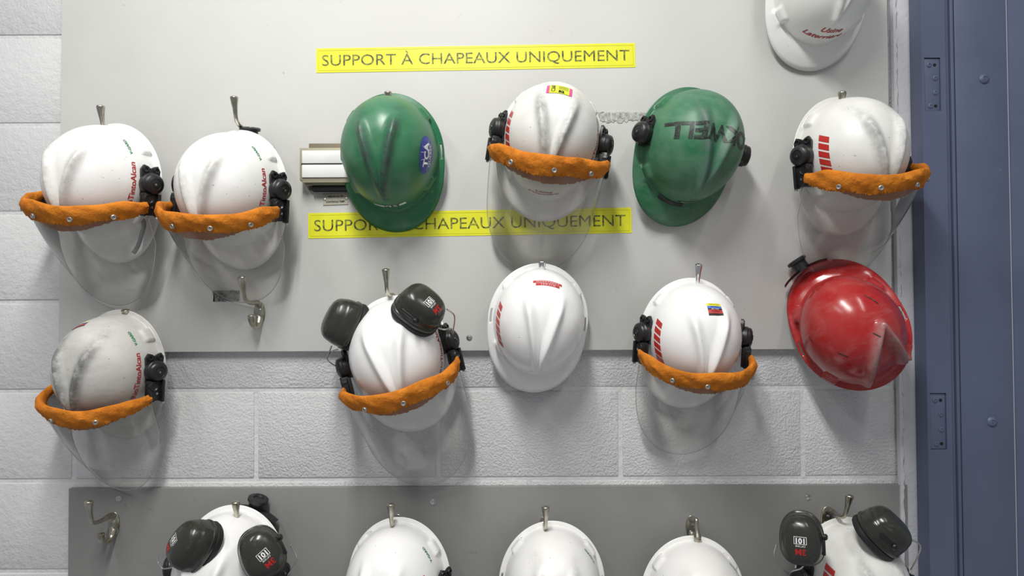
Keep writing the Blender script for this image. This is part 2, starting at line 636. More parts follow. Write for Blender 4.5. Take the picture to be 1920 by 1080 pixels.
def build_shell_mesh(slots=True, ridge=0.0120, VT=VT, VE=VE, hollow=0.0030, lug=0.0068, keep=False):
    bm = bmesh.new()
    wl = bm.verts.layers.float.new('wear')
    NA = 208
    qs = [0.02 + 0.98 * (i / 62) for i in range(63)] + [1 + x for x in (0.16, 0.34, 0.5, 0.66, 0.82, 1.0)]
    NQ = len(qs)
    grid = []
    for q in qs:
        grid.append([bm.verts.new(shell_base(2 * PI * k / NA, q)) for k in range(NA)])
    tip = bm.verts.new((0, 0, H))
    for i in range(NQ - 1):
        for k in range(NA):
            if slots and qs[i] > 1.3 and qs[i + 1] < 1.7:
                a = 2 * PI * (k + 0.5) / NA
                if abs(math.sin(a)) < 0.11:
                    continue
            bm.faces.new((grid[i][k], grid[i + 1][k], grid[i + 1][(k + 1) % NA], grid[i][(k + 1) % NA]))
    for k in range(NA):
        bm.faces.new((tip, grid[0][k], grid[0][(k + 1) % NA]))
    bm.normal_update()
    tip_d = min(seg_dist(Vector((0, 0)), VT, e)[0] for e in VE)
    moves = {tip: (ridge * math.exp(-(tip_d / 0.008) ** 2) - (0 if keep else hollow * (1 - sm((VT.y / (VT.y - VE[0].y) - 0.5) / 0.6))), 0.0)}
    for i, row in enumerate(grid):
        q = qs[i]
        for k, v in enumerate(row):
            a = 2 * PI * k / NA
            p2 = Vector((v.co.x, v.co.y))
            h = 0.0
            wear = 0.0
            if q <= 1.001:
                # the two raised ridges that meet in a point at the front
                acc = 0.0
                for e in VE:
                    d, t = seg_dist(p2, VT, e)
                    wdt = 0.0068 + 0.0035 * t
                    amp = 1.0 - (0.25 * t if keep else sm((t - 0.68) / 0.32))
                    acc = max(acc, amp * math.exp(-(d / wdt) ** 2))
                    wear = max(wear, (1 - 0.5 * sm((t - 0.75) / 0.25)) * math.exp(-(d / (wdt * 1.25)) ** 2))
                fall = sm((1.0 - q) / 0.10)
                h += ridge * acc * fall
                # hollow between the ridges
                s = (VT.y - p2.y) / (VT.y - VE[0].y)
                if 0 < s < (9 if keep else 1.2):
                    half = VE[0].x * s
                    inside = sm((half - abs(p2.x)) / 0.02) if half > 0 else 0
                    if keep:
                        mid = VT.x + (VE[0].x + VE[1].x - 2 * VT.x) / 2 * s
                        hw_ = (VE[0].x - VE[1].x) / 2 * s
                        inside = sm((hw_ - abs(p2.x - mid)) / 0.02) * sm(s / 0.2)
                    h -= hollow * inside * (1 - (0 if keep else sm((s - 0.5) / 0.6))) * fall
            # lugs at the rim
            if 0.60 < q <= 1.5:
                for la in LUGS:
                    da = (a - la + PI) % (2 * PI) - PI
                    s_ = abs(da) * 0.112
                    wa = 1 - sm((s_ - 0.013) / 0.0045)
                    zz = v.co.z
                    wz = (1 - sm((zz - 0.026) / 0.006)) if q <= 1 else (1 - sm((q - 1.02) / 0.5))
                    h += lug * wa * wz
            moves[v] = (h, wear)
    for v, (h, wear) in moves.items():
        v.co += v.normal * h * (1 if v.normal.z > -0.2 else -1)
        v[wl] = wear
    bmesh.ops.recalc_face_normals(bm, faces=bm.faces)
    # make sure it points outward
    if sum(f.normal.z for f in bm.faces) < 0:
        bmesh.ops.reverse_faces(bm, faces=bm.faces)
    me = bpy.data.meshes.new('shell')
    bm.to_mesh(me)
    tree = BVHTree.FromBMesh(bm)
    bm.free()
    for p in me.polygons:
        p.use_smooth = True
    return me, tree


SHELL, TREE = build_shell_mesh(True)
SHELL_RED, TREE_RED = build_shell_mesh(True, 0.0150, Vector((0.044, -0.024)), [Vector((0.066, -0.108)), Vector((-0.016, -0.122))], 0.0080, 0.0105, True)


class Hat:
    pass


def decal(hat, name, bm, mats, d, right, off=0.0007, wrap=None, label=None):
    """wrap flat artwork on the hat's shell. d = direction from the hat's inside to the artwork's middle"""
    O = Vector((0, 0, 0.03))
    dv = Vector(d).normalized()
    tree = hat.tree
    hit, nr, _, _ = tree.ray_cast(O, dv)
    if nr.dot(dv) < 0:
        nr = -nr
    r = Vector(right)
    r = (r - nr * r.dot(nr)).normalized()
    u = nr.cross(r)
    cw = hit - nr * wrap if wrap else None
    for v in bm.verts:
        if wrap:
            dd = (Matrix.Rotation(v.co.x / wrap, 3, u) @ Matrix.Rotation(-v.co.y / wrap, 3, r)) @ nr
            h2, n2, _, _ = tree.ray_cast(cw, dd)
            if h2 is None:
                h2, n2 = cw + dd * wrap, dd
            if n2.dot(dd) < 0:
                n2 = -n2
            v.co = h2 + n2 * (off + v.co.z)
            continue
        p = hit + r * v.co.x + u * v.co.y + nr * 0.05
        h2, n2, _, _ = tree.ray_cast(p, -nr)
        if h2 is None or (h2 - hit).length > 0.16:
            h2, n2 = hit + r * v.co.x + u * v.co.y, nr
        if n2.dot(nr) < 0:
            n2 = -n2
        v.co = h2 + n2 * (off + v.co.z)
    o = link(name, bm, mats, hat.root, smooth=True, angle='keep')
    if label:
        o['label'] = label
    return o


def hat_matrix(u, v, depth, roll, tilt, yaw):
    base = Matrix(((-1, 0, 0), (0, 0, -1), (0, -1, 0)))      # local x -> -X, y(front) -> -Z, z(top) -> -Y
    R = Matrix.Rotation(math.radians(roll), 3, 'Y') @ Matrix.Rotation(math.radians(tilt), 3, 'X') @ Matrix.Rotation(math.radians(yaw), 3, 'Z') @ base
    return Matrix.Translation(P(u, v, depth)) @ R.to_4x4()


def suspension(hat, mt=None, knob=False, out=0.0, up=0.0):
    """inner headband with crown straps; ratchet knob at the rear"""
    bm = bmesh.new()
    n = 48
    z0, z1 = -0.022, 0.010
    rings = []
    for zz, k in ((z0, 0.93), (z1, 0.90), (z1, 0.885), (z0, 0.912)):
        rings.append([bm.verts.new((AX * k * 0.93 * math.cos(2 * PI * i / n), AY * k * 0.93 * math.sin(2 * PI * i / n) - 0.002, zz)) for i in range(n)])
    for a in range(4):
        b = (a + 1) % 4
        for i in range(n):
            bm.faces.new((rings[a][i], rings[a][(i + 1) % n], rings[b][(i + 1) % n], rings[b][i]))
    for ang in (PI / 4, -PI / 4):
        pts = []
        for k in range(15):
            t = -1 + 2 * k / 14
            pts.append(Vector((AX * 0.83 * t * math.cos(ang), AY * 0.83 * t * math.sin(ang), 0.005 + 0.085 * (1 - t * t) ** 0.6)))
        tube(bm, pts, 0.009, 8, flat=(1, 0.15), ref=Vector((-math.sin(ang), math.cos(ang), 0)))
    o = link('suspension', bm, mt or M['grey_plastic'], hat.root)
    o['label'] = 'plastic headband and crown straps inside the hat'
    if knob is not False:
        ka = math.radians(knob)
        Rk = Matrix.Rotation(ka, 3, 'Z')
        bm = bmesh.new()
        arc = [Vector((0.092 * math.sin(t), -0.060 - 0.062 * math.cos(t), -0.026)) for t in [(-0.62 + 1.24 * k / 16) for k in range(17)]]
        tube(bm, arc, 0.015, 8, flat=(0.08, 1), ref=Vector((0, 1, 0)))
        lathe(bm, (0.0, -0.120, -0.028), (0, -1, 0.18), [(0, 0), (0.017, 0), (0.017, 0.020), (0.022, 0.021), (0.0225, 0.027), (0.019, 0.029), (0.012, 0.029), (0.010, 0.026), (0, 0.026)], 12)
        for v in bm.verts:
            v.co.y -= out
            v.co.z += up
            v.co = Rk @ v.co
        k = link('ratchet_knob', bm, M['black'], o)
        k['label'] = 'black ratchet knob of the headband'
    return o


def enlarge(bm, c, k):
    for v in bm.verts:
        v.co = c + (v.co - c) * k
    return bm


def side_bracket(hat, side, clip=True, ears=True, a_y=-0.004, knob=True):
    """round pivot knob with an eyelet plate towards the rear and a visor clip towards the front. side +1/-1 = local x"""
    nrm = Vector((side * 0.93, 0.0, 0.36)).normalized()
    c = Vector((side * 0.1105, a_y, 0.030))
    F = frame(nrm, (0, 1, 0))     # up = front
    K = 1.22
    bm = bmesh.new()
    # backing plate to the rim
    extrude_poly(bm, [(-0.013, -0.016), (0.013, -0.016), (0.014, 0.020), (-0.014, 0.020)], F, c, -0.012, -0.001)
    if ears:
        pl = [(-0.016, -0.010), (0.016, -0.010), (0.017, -0.024), (0.012, -0.032), (0.005, -0.030), (0.0, -0.026), (-0.006, -0.030), (-0.012, -0.032), (-0.017, -0.024)]
        extrude_poly(bm, pl, F, c, -0.004, 0.001)
        for ex in (-0.0095, 0.0095):
            tube(bm, [c + F @ Vector((ex + 0.0042 * math.cos(t), -0.0245 + 0.0042 * math.sin(t), 0.0015)) for t in [2 * PI * k / 16 for k in range(17)]], 0.0016, 6)
    root = link('side_bracket', enlarge(bm, c, K), M['black'], hat.root)
    if knob:
        bm = bmesh.new()
        lathe(bm, c, nrm, [(0, -0.002), (0.0185, -0.002), (0.0195, 0.001), (0.0195, 0.008), (0.0182, 0.0095), (0.0178, 0.0115), (0.0170, 0.0145), (0.0145, 0.0165),
                           (0.0100, 0.0180), (0.0095, 0.0172), (0.0055, 0.0178), (0.0050, 0.0190), (0.0022, 0.0192), (0.0018, 0.0178), (0, 0.0178)], 32)
        link('pivot_knob', enlarge(bm, c, K), M['black'], root)
        bm = bmesh.new()
        lathe(bm, c + nrm * 0.0178, nrm, [(0.0018, 0), (0.0018, 0.0006), (0, 0.0008)], 12)
        link('pivot_pin', enlarge(bm, c, K), M['bare_metal'], root)
    if clip:
        bm = bmesh.new()
        cc = c + Vector((side * 0.004, 0.036, 0.004))
        G = F
        box(bm, cc, (0.030, 0.036, 0.010), 0.002, rot=G)
        for sx in (-1, 1):
            box(bm, cc + G @ Vector((sx * 0.0125, 0.0, 0.005)), (0.005, 0.040, 0.012), 0.0015, rot=G)
        # hooked clip tongue
        lathe(bm, cc + G @ Vector((side * -0.007, -0.010, 0.004)), nrm, [(0, 0), (0.0085, 0), (0.0085, 0.006), (0.0075, 0.008), (0.006, 0.006), (0, 0.005)], 20)
        extrude_poly(bm, [(side * -0.0155, -0.010), (side * 0.0015, -0.010), (side * -0.004, 0.018), (side * -0.010, 0.018)], G, cc, 0.003, 0.0095)
        cl = link('visor_clip', enlarge(bm, c, K), M['black'], root)
        bm = bmesh.new()
        lathe(bm, cc + G @ Vector((side * 0.003, 0.004, 0.005)), nrm, [(0.0022, 0), (0.0022, 0.001), (0, 0.0014)], 10)
        lathe(bm, cc + G @ Vector((side * 0.014, 0.021, 0.004)), nrm, [(0.0024, 0), (0.0024, 0.004), (0, 0.005)], 10)
        link('clip_rivet', enlarge(bm, c, K), M['bare_metal'], root)
    return root


def face_shield(hat, seed=0, W=0.124, yh=0.040, dy=0.038, zh=0.040, Sg=0.122, L=0.178, zbot=-0.030, skew=0.0,
                band_w=0.019, rivets=(-0.95, -0.35, 0.3, 0.9), lift=0.0, span=1.50, peel=0.0, wob=1.0):
    """see-through visor hinged at both side brackets, orange cloth band over its top edge"""
    rnd = random.Random(seed)
    ph = [rnd.uniform(0, 6) for _ in range(6)]

    def top(f):
        s, c_ = math.sin(f), math.cos(f)
        return Vector((W * s * (1 - 0.03 * c_), yh + (dy + skew * s) * max(0, c_) ** 0.9 + 0.0 * s, zh + Sg * max(0, c_) ** 0.85))

    def bot(f):
        s, c_ = math.sin(f), math.cos(f)
        cc = max(0, c_)
        return Vector((W * (0.97 - 0.13 * cc) * s, yh + dy * cc + 0.030 + L * cc ** 0.45, zh * (1 - cc) * 0.6 + zbot * (0.4 + 0.6 * cc)))

    root = empty('face_shield')
    root.parent = hat.root
    bm = bmesh.new()
    nf, ns = 56, 14
    rows = []
    for j in range(ns + 1):
        t = j / ns
        row = []
        for i in range(nf + 1):
            f = -span + 2 * span * i / nf
            a, b = top(f), bot(f)
            p = a.lerp(b, t)
            p.z += 0.018 * math.sin(t * PI) * max(0, math.cos(f))
            row.append(bm.verts.new(p))
        rows.append(row)
    for j in range(ns):
        for i in range(nf):
            bm.faces.new((rows[j][i], rows[j][i + 1], rows[j + 1][i + 1], rows[j + 1][i]))
    lo_edge = [rows[0][0].co.copy()] + [rows[j][0].co.copy() for j in range(1, ns)] + [v.co.copy() for v in rows[ns]] + [rows[j][nf].co.copy() for j in range(ns - 1, -1, -1)]
    clean = [lo_edge[0]]
    for p in lo_edge[1:]:
        if (p - clean[-1]).length > 0.002:
            clean.append(p)
    tube(bm, clean, 0.0008, 5, ref=Vector((0.3, 0.2, 1)), mi=1)
    vis = link('visor', bm, [M['clear'], M['visor_edge']], root, angle='keep')
    vis['label'] = 'clear plastic visor with a rounded lower edge'
    # band
    bm = bmesh.new()
    nb, ks = 170, 18
    rings = []
    for i in range(nb + 1):
        f = -(span + 0.02) + 2 * (span + 0.02) * i / nb
        p = top(f)
        tg = (top(f + 0.02) - top(f - 0.02)).normalized()
        outw = Vector((math.sin(f), 0, max(0.25, math.cos(f)))).normalized()
        dwn = Vector((0, 1, -0.28)).normalized()
        e = abs(f) / span
        end = 1 - 0.42 * sm((e - 0.72) / 0.28)
        wv = 1 + wob * (0.07 * math.sin(3.1 * f + ph[0]) + 0.05 * math.sin(8 * f + ph[1]))
        hw = band_w * end * wv
        th = (0.0095 + wob * (0.0012 * math.sin(6 * f + ph[2]) + 0.0006 * math.sin(14 * f + ph[3]))) * (1 - 0.35 * sm((e - 0.7) / 0.3))
        p = p + dwn * (0.002 * math.sin(5 * f + ph[4]))
        ring = []
        for k in range(ks):
            a = 2 * PI * k / ks
            sx_, sy_ = math.cos(a), math.sin(a)
            # full and round at the top, thin ragged hem at the bottom
            dd = sx_ * hw
            oo = sy_ * th * (1.0 if sx_ < 0 else (1 - 0.62 * sx_ ** 0.8))
            fold = wob * (0.0007 * math.sin(17 * f + 5 * sx_ + ph[5]) + 0.0030 * (mnoise.noise(Vector((f * 5 + seed * 9, sx_ * 0.9, 0.3))) )) * (1 if sy_ > 0 else 0.2)
            if sx_ > 0.9:
                dd += 0.0030 * rnd.uniform(-1, 1)
            ring.append(bm.verts.new(p + dwn * dd + outw * (oo + fold)))
        rings.append(ring)
    for i in range(nb):
        for k in range(ks):
            bm.faces.new((rings[i][k], rings[i][(k + 1) % ks], rings[i + 1][(k + 1) % ks], rings[i + 1][k]))
    bm.faces.new(rings[0])
    bm.faces.new(rings[-1])
    # inner flap hanging behind the visor
    prev = None
    for i in range(61):
        f = -1.12 + 2.24 * i / 60
        p = top(f)
        outw = Vector((math.sin(f), 0, math.cos(f))).normalized()
        c_ = max(0.0, math.cos(f * 1.35))
        a = bm.verts.new(p - outw * 0.006)
        q = p - outw * (0.010 + 0.010 * c_) + Vector((0, 0.012 + 0.020 * c_ ** 0.8 + 0.0015 * rnd.uniform(-1, 1), -0.012 * c_))
        mid = bm.verts.new(p.lerp(q, 0.5) - outw * 0.003)
        b = bm.verts.new(q)
        if prev:
            bm.faces.new((prev[0], a, mid, prev[1]))
            bm.faces.new((prev[1], mid, b, prev[2]))
        prev = (a, mid, b)
    band = link('brow_band', bm, M['orange'], root)
    band['label'] = 'orange cloth band with a frayed hem'
    for f in rivets:
        bm = bmesh.new()
        p = top(f) + Vector((0, 0.0085, -0.002))
        outw = Vector((math.sin(f), 0.12, math.cos(f))).normalized()
        lathe(bm, p + outw * 0.0062, outw, [(0.0, 0.0004), (0.0018, 0.0004), (0.0022, 0.0022), (0.0040, 0.0028), (0.0053, 0.0014), (0.0055, -0.002)], 18)
        rv = link('rivet', bm, M['grommet'], root)
    # clear side strut from band end to the clip
    return root


def hat(u, v, depth, roll, tilt, yaw, material, label, group=None, worn=None, red=False, susp=True, susp_knob=False, susp_mat=None, scale=1.0, knob_out=0.0, knob_up=0.0):
    h = Hat()
    h.M = hat_matrix(u, v, depth, roll, tilt, yaw)
    if scale != 1.0:
        h.M = h.M @ Matrix.Scale(scale, 4)
    h.tree = TREE_RED if red else TREE
    h.root = empty('hard_hat', matrix=h.M)
    tag(h.root, label, 'hard hat', group or 'hard hats hung on the wall')
    me = (SHELL_RED if red else SHELL).copy()
    me.materials.append(material)
    o = bpy.data.objects.new('shell', me)
    C.objects.link(o)
    o.parent = h.root
    md = o.modifiers.new('thickness', 'SOLIDIFY')
    md.thickness = 0.0024
    md.offset = -1
    h.shell = o
    if susp:
        suspension(h, susp_mat, susp_knob, knob_out, knob_up)
    return h


def to_local(h, u, v, depth):
    return h.M.inverted() @ P(u, v, depth)


def ear_cup(h, u, v, depth, nrm, ang, text=True, size=1.0, wire=None, flip=180, arm_side=1, mo=(0, 0)):
    """ear defender cup; nrm = world normal of its back, ang = image angle of its long axis (deg, ccw from right)"""
    N_ = Vector(nrm).normalized()
    la = Vector((math.cos(math.radians(ang)), 0, math.sin(math.radians(ang))))
    F = frame(N_, la)      # up = long axis
    c = P(u, v, depth)
    Mi = h.M.inverted()
    A, B, D = 0.051 * size, 0.041 * size, 0.046 * size
    rt = empty('ear_cup')
    rt.parent = h.root
    RL = Mi @ (Matrix.Translation(c) @ F.to_4x4())
    rt.matrix_local = RL

    def loop(k, z, n=56, e=0.80):
        out = []
        for i in range(n):
            a = 2 * PI * i / n
            ca, sa = math.cos(a), math.sin(a)
            out.append(Vector((B * k * math.copysign(abs(ca) ** e, ca) * (1 - 0.10 * sa), A * k * math.copysign(abs(sa) ** e, sa), z)))
        return out
    prof = [(0.90, -0.012), (1.0, -0.011), (1.03, -0.008), (1.03, -0.004), (0.985, -0.0025), (0.985, 0.004), (0.97, 0.012), (0.945, 0.0185), (0.935, 0.0190), (0.915, 0.024),
            (0.87, 0.031), (0.79, 0.037), (0.66, 0.0415), (0.50, 0.044), (0.30, 0.0452), (0.10, 0.0456)]
    bm = bmesh.new()
    rings = [[bm.verts.new(p) for p in loop(k, z * size)] for k, z in prof]
    for a, b in zip(rings, rings[1:]):
        for i in range(56):
            bm.faces.new((a[i], a[(i + 1) % 56], b[(i + 1) % 56], b[i]))
    bm.faces.new(rings[-1])
    bm.faces.new(rings[0])
    link('cup_shell', bm, M['cup'], rt)
    bm = bmesh.new()
    rings = [[bm.verts.new(p) for p in loop(k, z * size)] for k, z in ((0.93, -0.012), (1.0, -0.014), (1.02, -0.020), (0.97, -0.026), (0.80, -0.028), (0.60, -0.024), (0.55, -0.012))]
    for a, b in zip(rings, rings[1:]):
        for i in range(56):
            bm.faces.new((a[i], a[(i + 1) % 56], b[(i + 1) % 56], b[i]))
    bm.faces.new(rings[-1])
    link('ear_cushion', bm, M['black_matt'], rt)
    # arm channel on the cup's flank
    bm = bmesh.new()
    ax = arm_side * B
    box(bm, (ax * 0.99, -0.008, 0.012), (0.006, 0.034, 0.008), 0.002)
    lathe(bm, (ax * 0.97, 0.010, 0.012), (arm_side, 0, 0.2), [(0, 0.008), (0.004, 0.008), (0.006, 0.006), (0.006, 0)], 14)
    link('arm_socket', bm, M['black'], rt)
    if text:
        bm = bmesh.new()
        quad_grid(bm, -0.0105, -0.0065, 0.0105, 0.0065, 4, 3, 0)
        for vv in bm.verts:
            vv.co.z = 0.0
        q = bmesh.new()
        quad_grid(q, -0.0096, -0.0056, 0.0096, 0.0056, 4, 3, 1)
        merge(bm, q, 0, (0, 0, 0.0002))
        t = text_bm('101', 0.0125, weight=0.0005)
        merge(bm, t, 0, (0, 0.0, 0.0004))
        t = text_bm('OPTIME', 0.0048)
        merge(bm, t, 0, (0, 0.0092, 0.0))
        t = text_bm('3M', 0.0145, weight=0.0004)
        merge(bm, t, 2, (0, 0.0190, 0.0))
        for vv in bm.verts:
            vv.co.y -= 0.004
            vv.co.x *= 1.1
            vv.co.y *= 1.1
        fr = math.radians(flip)
        R = Matrix.Rotation(fr, 3, 'Z')
        tv = bmesh.new()
        rings = [[tv.verts.new(p) for p in loop(k, z * size)] for k, z in prof]
        for a, b in zip(rings, rings[1:]):
            for i in range(56):
                tv.faces.new((a[i], a[(i + 1) % 56], b[(i + 1) % 56], b[i]))
        tv.faces.new(rings[-1])
        tr = BVHTree.FromBMesh(tv)
        tv.free()
        for vv in bm.verts:
            z = vv.co.z
            p = R @ Vector((vv.co.x, vv.co.y, 0))
            p = Vector((p.x + mo[0], p.y + mo[1], 0.2))
            hh, nn, _, _ = tr.ray_cast(p, Vector((0, 0, -1)))
            vv.co = (hh or p) + Vector((0, 0, 0.0005 + z))
        o = link('cup_marking', bm, [M['white_print'], M['black_print'], M['red_print']], rt, angle='keep')
        o['label'] = 'white framed number 101 above red 3M lettering'
    if wire:
        for wp in wire:
            pts = [RL.inverted() @ (Mi @ P(*p)) for p in wp]
            bm = bmesh.new()
            tube(bm, cr(pts, 6), 0.0016, 8)
            o = link('wire_arm', bm, M['steel'], rt)
    return rt


# ------------------------------------------------------------------ artwork
def art_text(h, s, size, d, right, mt='red_print', shear=0.0, weight=0.0, spacing=1.0, name='lettering', off=(0, 0), label=None, wrap=None):
    bm = text_bm(s, size, shear, weight, spacing)
    bmesh.ops.triangulate(bm, faces=bm.faces)
    if size > 0.03:
        for _ in range(2):
            bmesh.ops.subdivide_edges(bm, edges=[e for e in bm.edges if e.calc_length() > 0.005], cuts=2)
            bmesh.ops.triangulate(bm, faces=bm.faces)
    if size > 0.03:
        for v in bm.verts:
            v.co.y *= 1.15
    for v in bm.verts:
        v.co.x += off[0]
        v.co.y += off[1]
    return decal(h, name, bm, [M[mt]], d, right, label=label, wrap=wrap)


def rio(h, d=(-0.93, 0.06, 0.30), right=(0, -1, 0.0), size=0.0175):
    return art_text(h, 'RioTintoAlcan', size, d, right, 'red_print', weight=0.0003, label='red company lettering along the side')


def stripes(h, d=(0.95, 0.08, 0.45), right=(0.0, 1, 0), n=6, hgt=0.025, slant=0.009):
    bm = bmesh.new()
    x = -n * 0.0158 / 2
    for i in range(n):
        quad_grid(bm, x, -hgt / 2, x + 0.0118, hgt / 2, 3, 6, 0, slant)
        x += 0.0158
    o = decal(h, 'stripe_decal', bm, [M['red_tape']], d, right)
    o['label'] = 'row of slanted red reflective bars'
    return o


def green_mark(h, side=-1):
    return art_text(h, 'V-GARD', 0.0095, (side * 0.76, -0.78, 0.26), (-side * 0.66, -0.75, 0), 'green_print', weight=0.0003, name='green_lettering')


def colour_label(h, d, right, wdt=0.030, hgt=0.028):
    bm = bmesh.new()
    y = hgt / 2
    for frac, mi in ((0.14, 0), (0.20, 1), (0.17, 2), (0.10, 3), (0.25, 4), (0.14, 3)):
        quad_grid(bm, -wdt / 2, y - hgt * frac, wdt / 2, y, 6, 2, mi)
        y -= hgt * frac
    for s_, z_, mi in (('FORMATION', 0.30 * hgt * 0.86, 3), ('SECURITE', 0.09 * hgt, 3), ('SECTION', -0.055 * hgt, 0), ('URGENCE', -0.22 * hgt, 3)):
        t = text_bm(s_, hgt * 0.12)
        merge(bm, t, mi, (0, z_, 0.0003))
    o = decal(h, 'colour_label', bm, [M['white_print'], M['sun_yellow'], M['label_blue'], M['black_print'], M['label_red']], d, right)
    o['label'] = 'label banded yellow, blue, black and red'
    return o


# ------------------------------------------------------------------ the wall
rows_z = [P(60, vv).z for vv in (72, 235, 397, 566, 736, 905)]
pitch = (rows_z[0] - rows_z[-1]) / 5
z_ref = rows_z[3]
joint_x = P(480, 820).x
bw = P(1505, 820).x - P(480, 820).x
bw /= 3
FRAME_X = P(1700, 330).x

bm = bmesh.new()
JW = 0.0095
row_ref = 0
for r in range(-9, 9):
    zt = z_ref - r * pitch            # top joint of the row
    zb = zt - pitch
    odd = (r % 2) != 0
    x = joint_x - 6 * bw + (0 if odd else bw / 2)
    while x < FRAME_X:
        x1 = min(x + bw, FRAME_X + 0.05)
        jx = JW * 0.5
        cx = (x + x1) / 2
        yy = random.uniform(-0.0006, 0.0006)
        box(bm, (cx, 0.02 + yy, (zt + zb) / 2), (x1 - x - JW, 0.04, pitch - JW), 0.0028, seg=2)
        x += bw
wall = link('wall_back', bm, M['block'])
wall['kind'] = 'structure'
bm = bmesh.new()
x0w, x1w = joint_x - 6.0 * bw, FRAME_X + 0.05
zlo, zhi = z_ref - 9 * pitch, z_ref + 9 * pitch
box(bm, ((x0w + x1w) / 2, 0.0235, (zlo + zhi) / 2), (x1w - x0w, 0.042, zhi - zlo))
o = link('mortar_joints', bm, M['mortar'], wall)

# ------------------------------------------------------------------ the boards
BD = 0.018
pts = [P(113, -260, BD), P(1652, -260, BD), P(1680, 656, BD), P(110, 659, BD)]
bx0 = P(112, 400, BD).x
bx1 = P(1668, 300, BD).x
bzb = P(900, 657.5, BD).z
bzt = bzb + 1.22
bm = bmesh.new()
box(bm, ((bx0 + bx1) / 2, -BD / 2 - 0.0005, (bzb + bzt) / 2), (bx1 - bx0, BD, bzt - bzb), 0.0015)
board = link('mounting_board', bm, M['board'])
tag(board, 'large pale grey board behind the two upper rows of hard hats', 'board')
# small pits in it
DB = 0.013
dx0, dx1 = P(128, 1000, DB).x, P(1702, 950, DB).x
dzt = P(900, 912.5, DB).z
bm = bmesh.new()
box(bm, ((dx0 + dx1) / 2, -DB / 2 - 0.0005, dzt - 0.35), (dx1 - dx0, DB, 0.70), 0.0012)
dboard = link('mounting_board', bm, M['dark_board'])
tag(dboard, 'dark grey board along the bottom, behind the lowest row of hard hats', 'board')

for (u, v, d, lab) in ((880, 633, BD, 'small screw in the pale board beneath the white hat with ear muffs, to its right'),
                       (812, 941, DB, 'screw at top middle of the dark grey board'),
                       (1514, 932, DB, 'screw near the right end of the dark grey board'),
                       (223, 935, DB, 'screw above the empty hook on the dark grey board')):
    bm = bmesh.new()
    lathe(bm, P(u, v, d + 0.0005), (0, -1, 0), [(0.0068, 0), (0.0068, 0.001), (0.0048, 0.0013), (0.0046, 0.0026), (0.0022, 0.0030), (0.0018, 0.0016), (0, 0.0016)], 18)
    s_ = link('screw', bm, M['bare_metal'])
    tag(s_, lab, 'screw', 'screws that hold the boards')


def patch(name, u0, v0, u1, v1, d, mt, lab, cat, torn=True, seed=1):
    rnd = random.Random(seed)
    a, b = P(u0, v0, d), P(u1, v1, d)
    bm = bmesh.new()
    n = 26
    up, lo = [], []
    for i in range(n + 1):
        t = i / n
        up.append((a.x + (b.x - a.x) * t, a.z + rnd.uniform(-0.001, 0.001)))
        lo.append((a.x + (b.x - a.x) * t, b.z + (rnd.uniform(-0.004, 0.004) if torn else rnd.uniform(-0.001, 0.001))))
    lo[0] = (lo[0][0] + 0.006, lo[0][1])
    lv = [[bm.verts.new((x, y, z)) for x, z in (list(reversed(lo)) + up)] for y in (-d - 0.0001, -d - 0.0012)]
    bm.faces.new(lv[0])
    bm.faces.new(lv[1])
    k = len(lv[0])
    for i in range(k):
        bm.faces.new((lv[0][i], lv[0][(i + 1) % k], lv[1][(i + 1) % k], lv[1][i]))
    bmesh.ops.triangulate(bm, faces=[f for f in bm.faces if len(f.verts) > 4])
    o = link(name, bm, M[mt], smooth=False)
    return tag(o, lab, cat)


patch('tape_remnant', 398, 545, 449, 565, BD + 0.0006, 'residue', 'dark torn piece of tape left of the lone hook, under the second visor', 'tape', False, 3)
patch('tape_remnant', 1118, 211, 1222, 228, BD + 0.0006, 'pale_residue', 'grey torn tape remnant between the worn white hat and the green hat', 'tape', True, 5)
patch('tape_remnant', 700, 430, 735, 437, BD + 0.0030, 'residue', 'x', 'tape') if False else None


def sign(u0, v0, u1, v1, vr0, vr1, text, lab):
    """yellow sticker: left end v0..v1 at u0, right end vr0..vr1 at u1"""
    d = BD + 0.0006
    tl, bl, tr_, br = P(u0, v0, d), P(u0, v1, d), P(u1, vr0, d), P(u1, vr1, d)
    c = (tl + bl + tr_ + br) / 4
    wv = ((tr_ - tl) + (br - bl)) / 2
    wl, hl = wv.length, ((tl - bl).length + (tr_ - br).length) / 2
    ang = math.atan2(wv.z, wv.x)
    Rm = Matrix.Translation(c) @ Matrix.Rotation(-ang, 4, 'Y') @ Matrix.Rotation(PI / 2, 4, 'X')
    rt = empty('warning_sign', matrix=Rm)
    tag(rt, lab, 'sign', 'yellow hat rack signs')
    bm = bmesh.new()
    box(bm, (0, 0, 0.0004), (wl, hl, 0.0008))
    link('sign_face', bm, M['yellow'], rt, smooth=False)
    bm = bmesh.new()
    for sx, sy, ww, hh in ((0, hl / 2 - 0.005, wl - 0.010, 0.0006), (0, -hl / 2 + 0.005, wl - 0.010, 0.0006), (-wl / 2 + 0.005, 0, 0.0006, hl - 0.010), (wl / 2 - 0.005, 0, 0.0006, hl - 0.010)):
        box(bm, (sx, sy, 0.0010), (ww, hh, 0.0003))
    link('border_line', bm, M['yellow_line'], rt, smooth=False)
    t = text_bm(text, 0.048, weight=-0.0001)
    xs = [v.co.x for v in t.verts]
    ys = [v.co.y for v in t.verts]
    want = wl * 0.963
    k = want / (max(xs) - min(xs))
    kh = hl * 0.58 / (max(ys) - min(ys)) * 1.12
    mx, my = (max(xs) + min(xs)) / 2, (max(ys) + min(ys)) / 2
    for v in t.verts:
        v.co = Vector(((v.co.x - mx) * k, (v.co.y - my) * kh + 0.001, 0.0012))
    link('sign_lettering', t, M['faded_print'], rt, smooth=False, angle='keep')


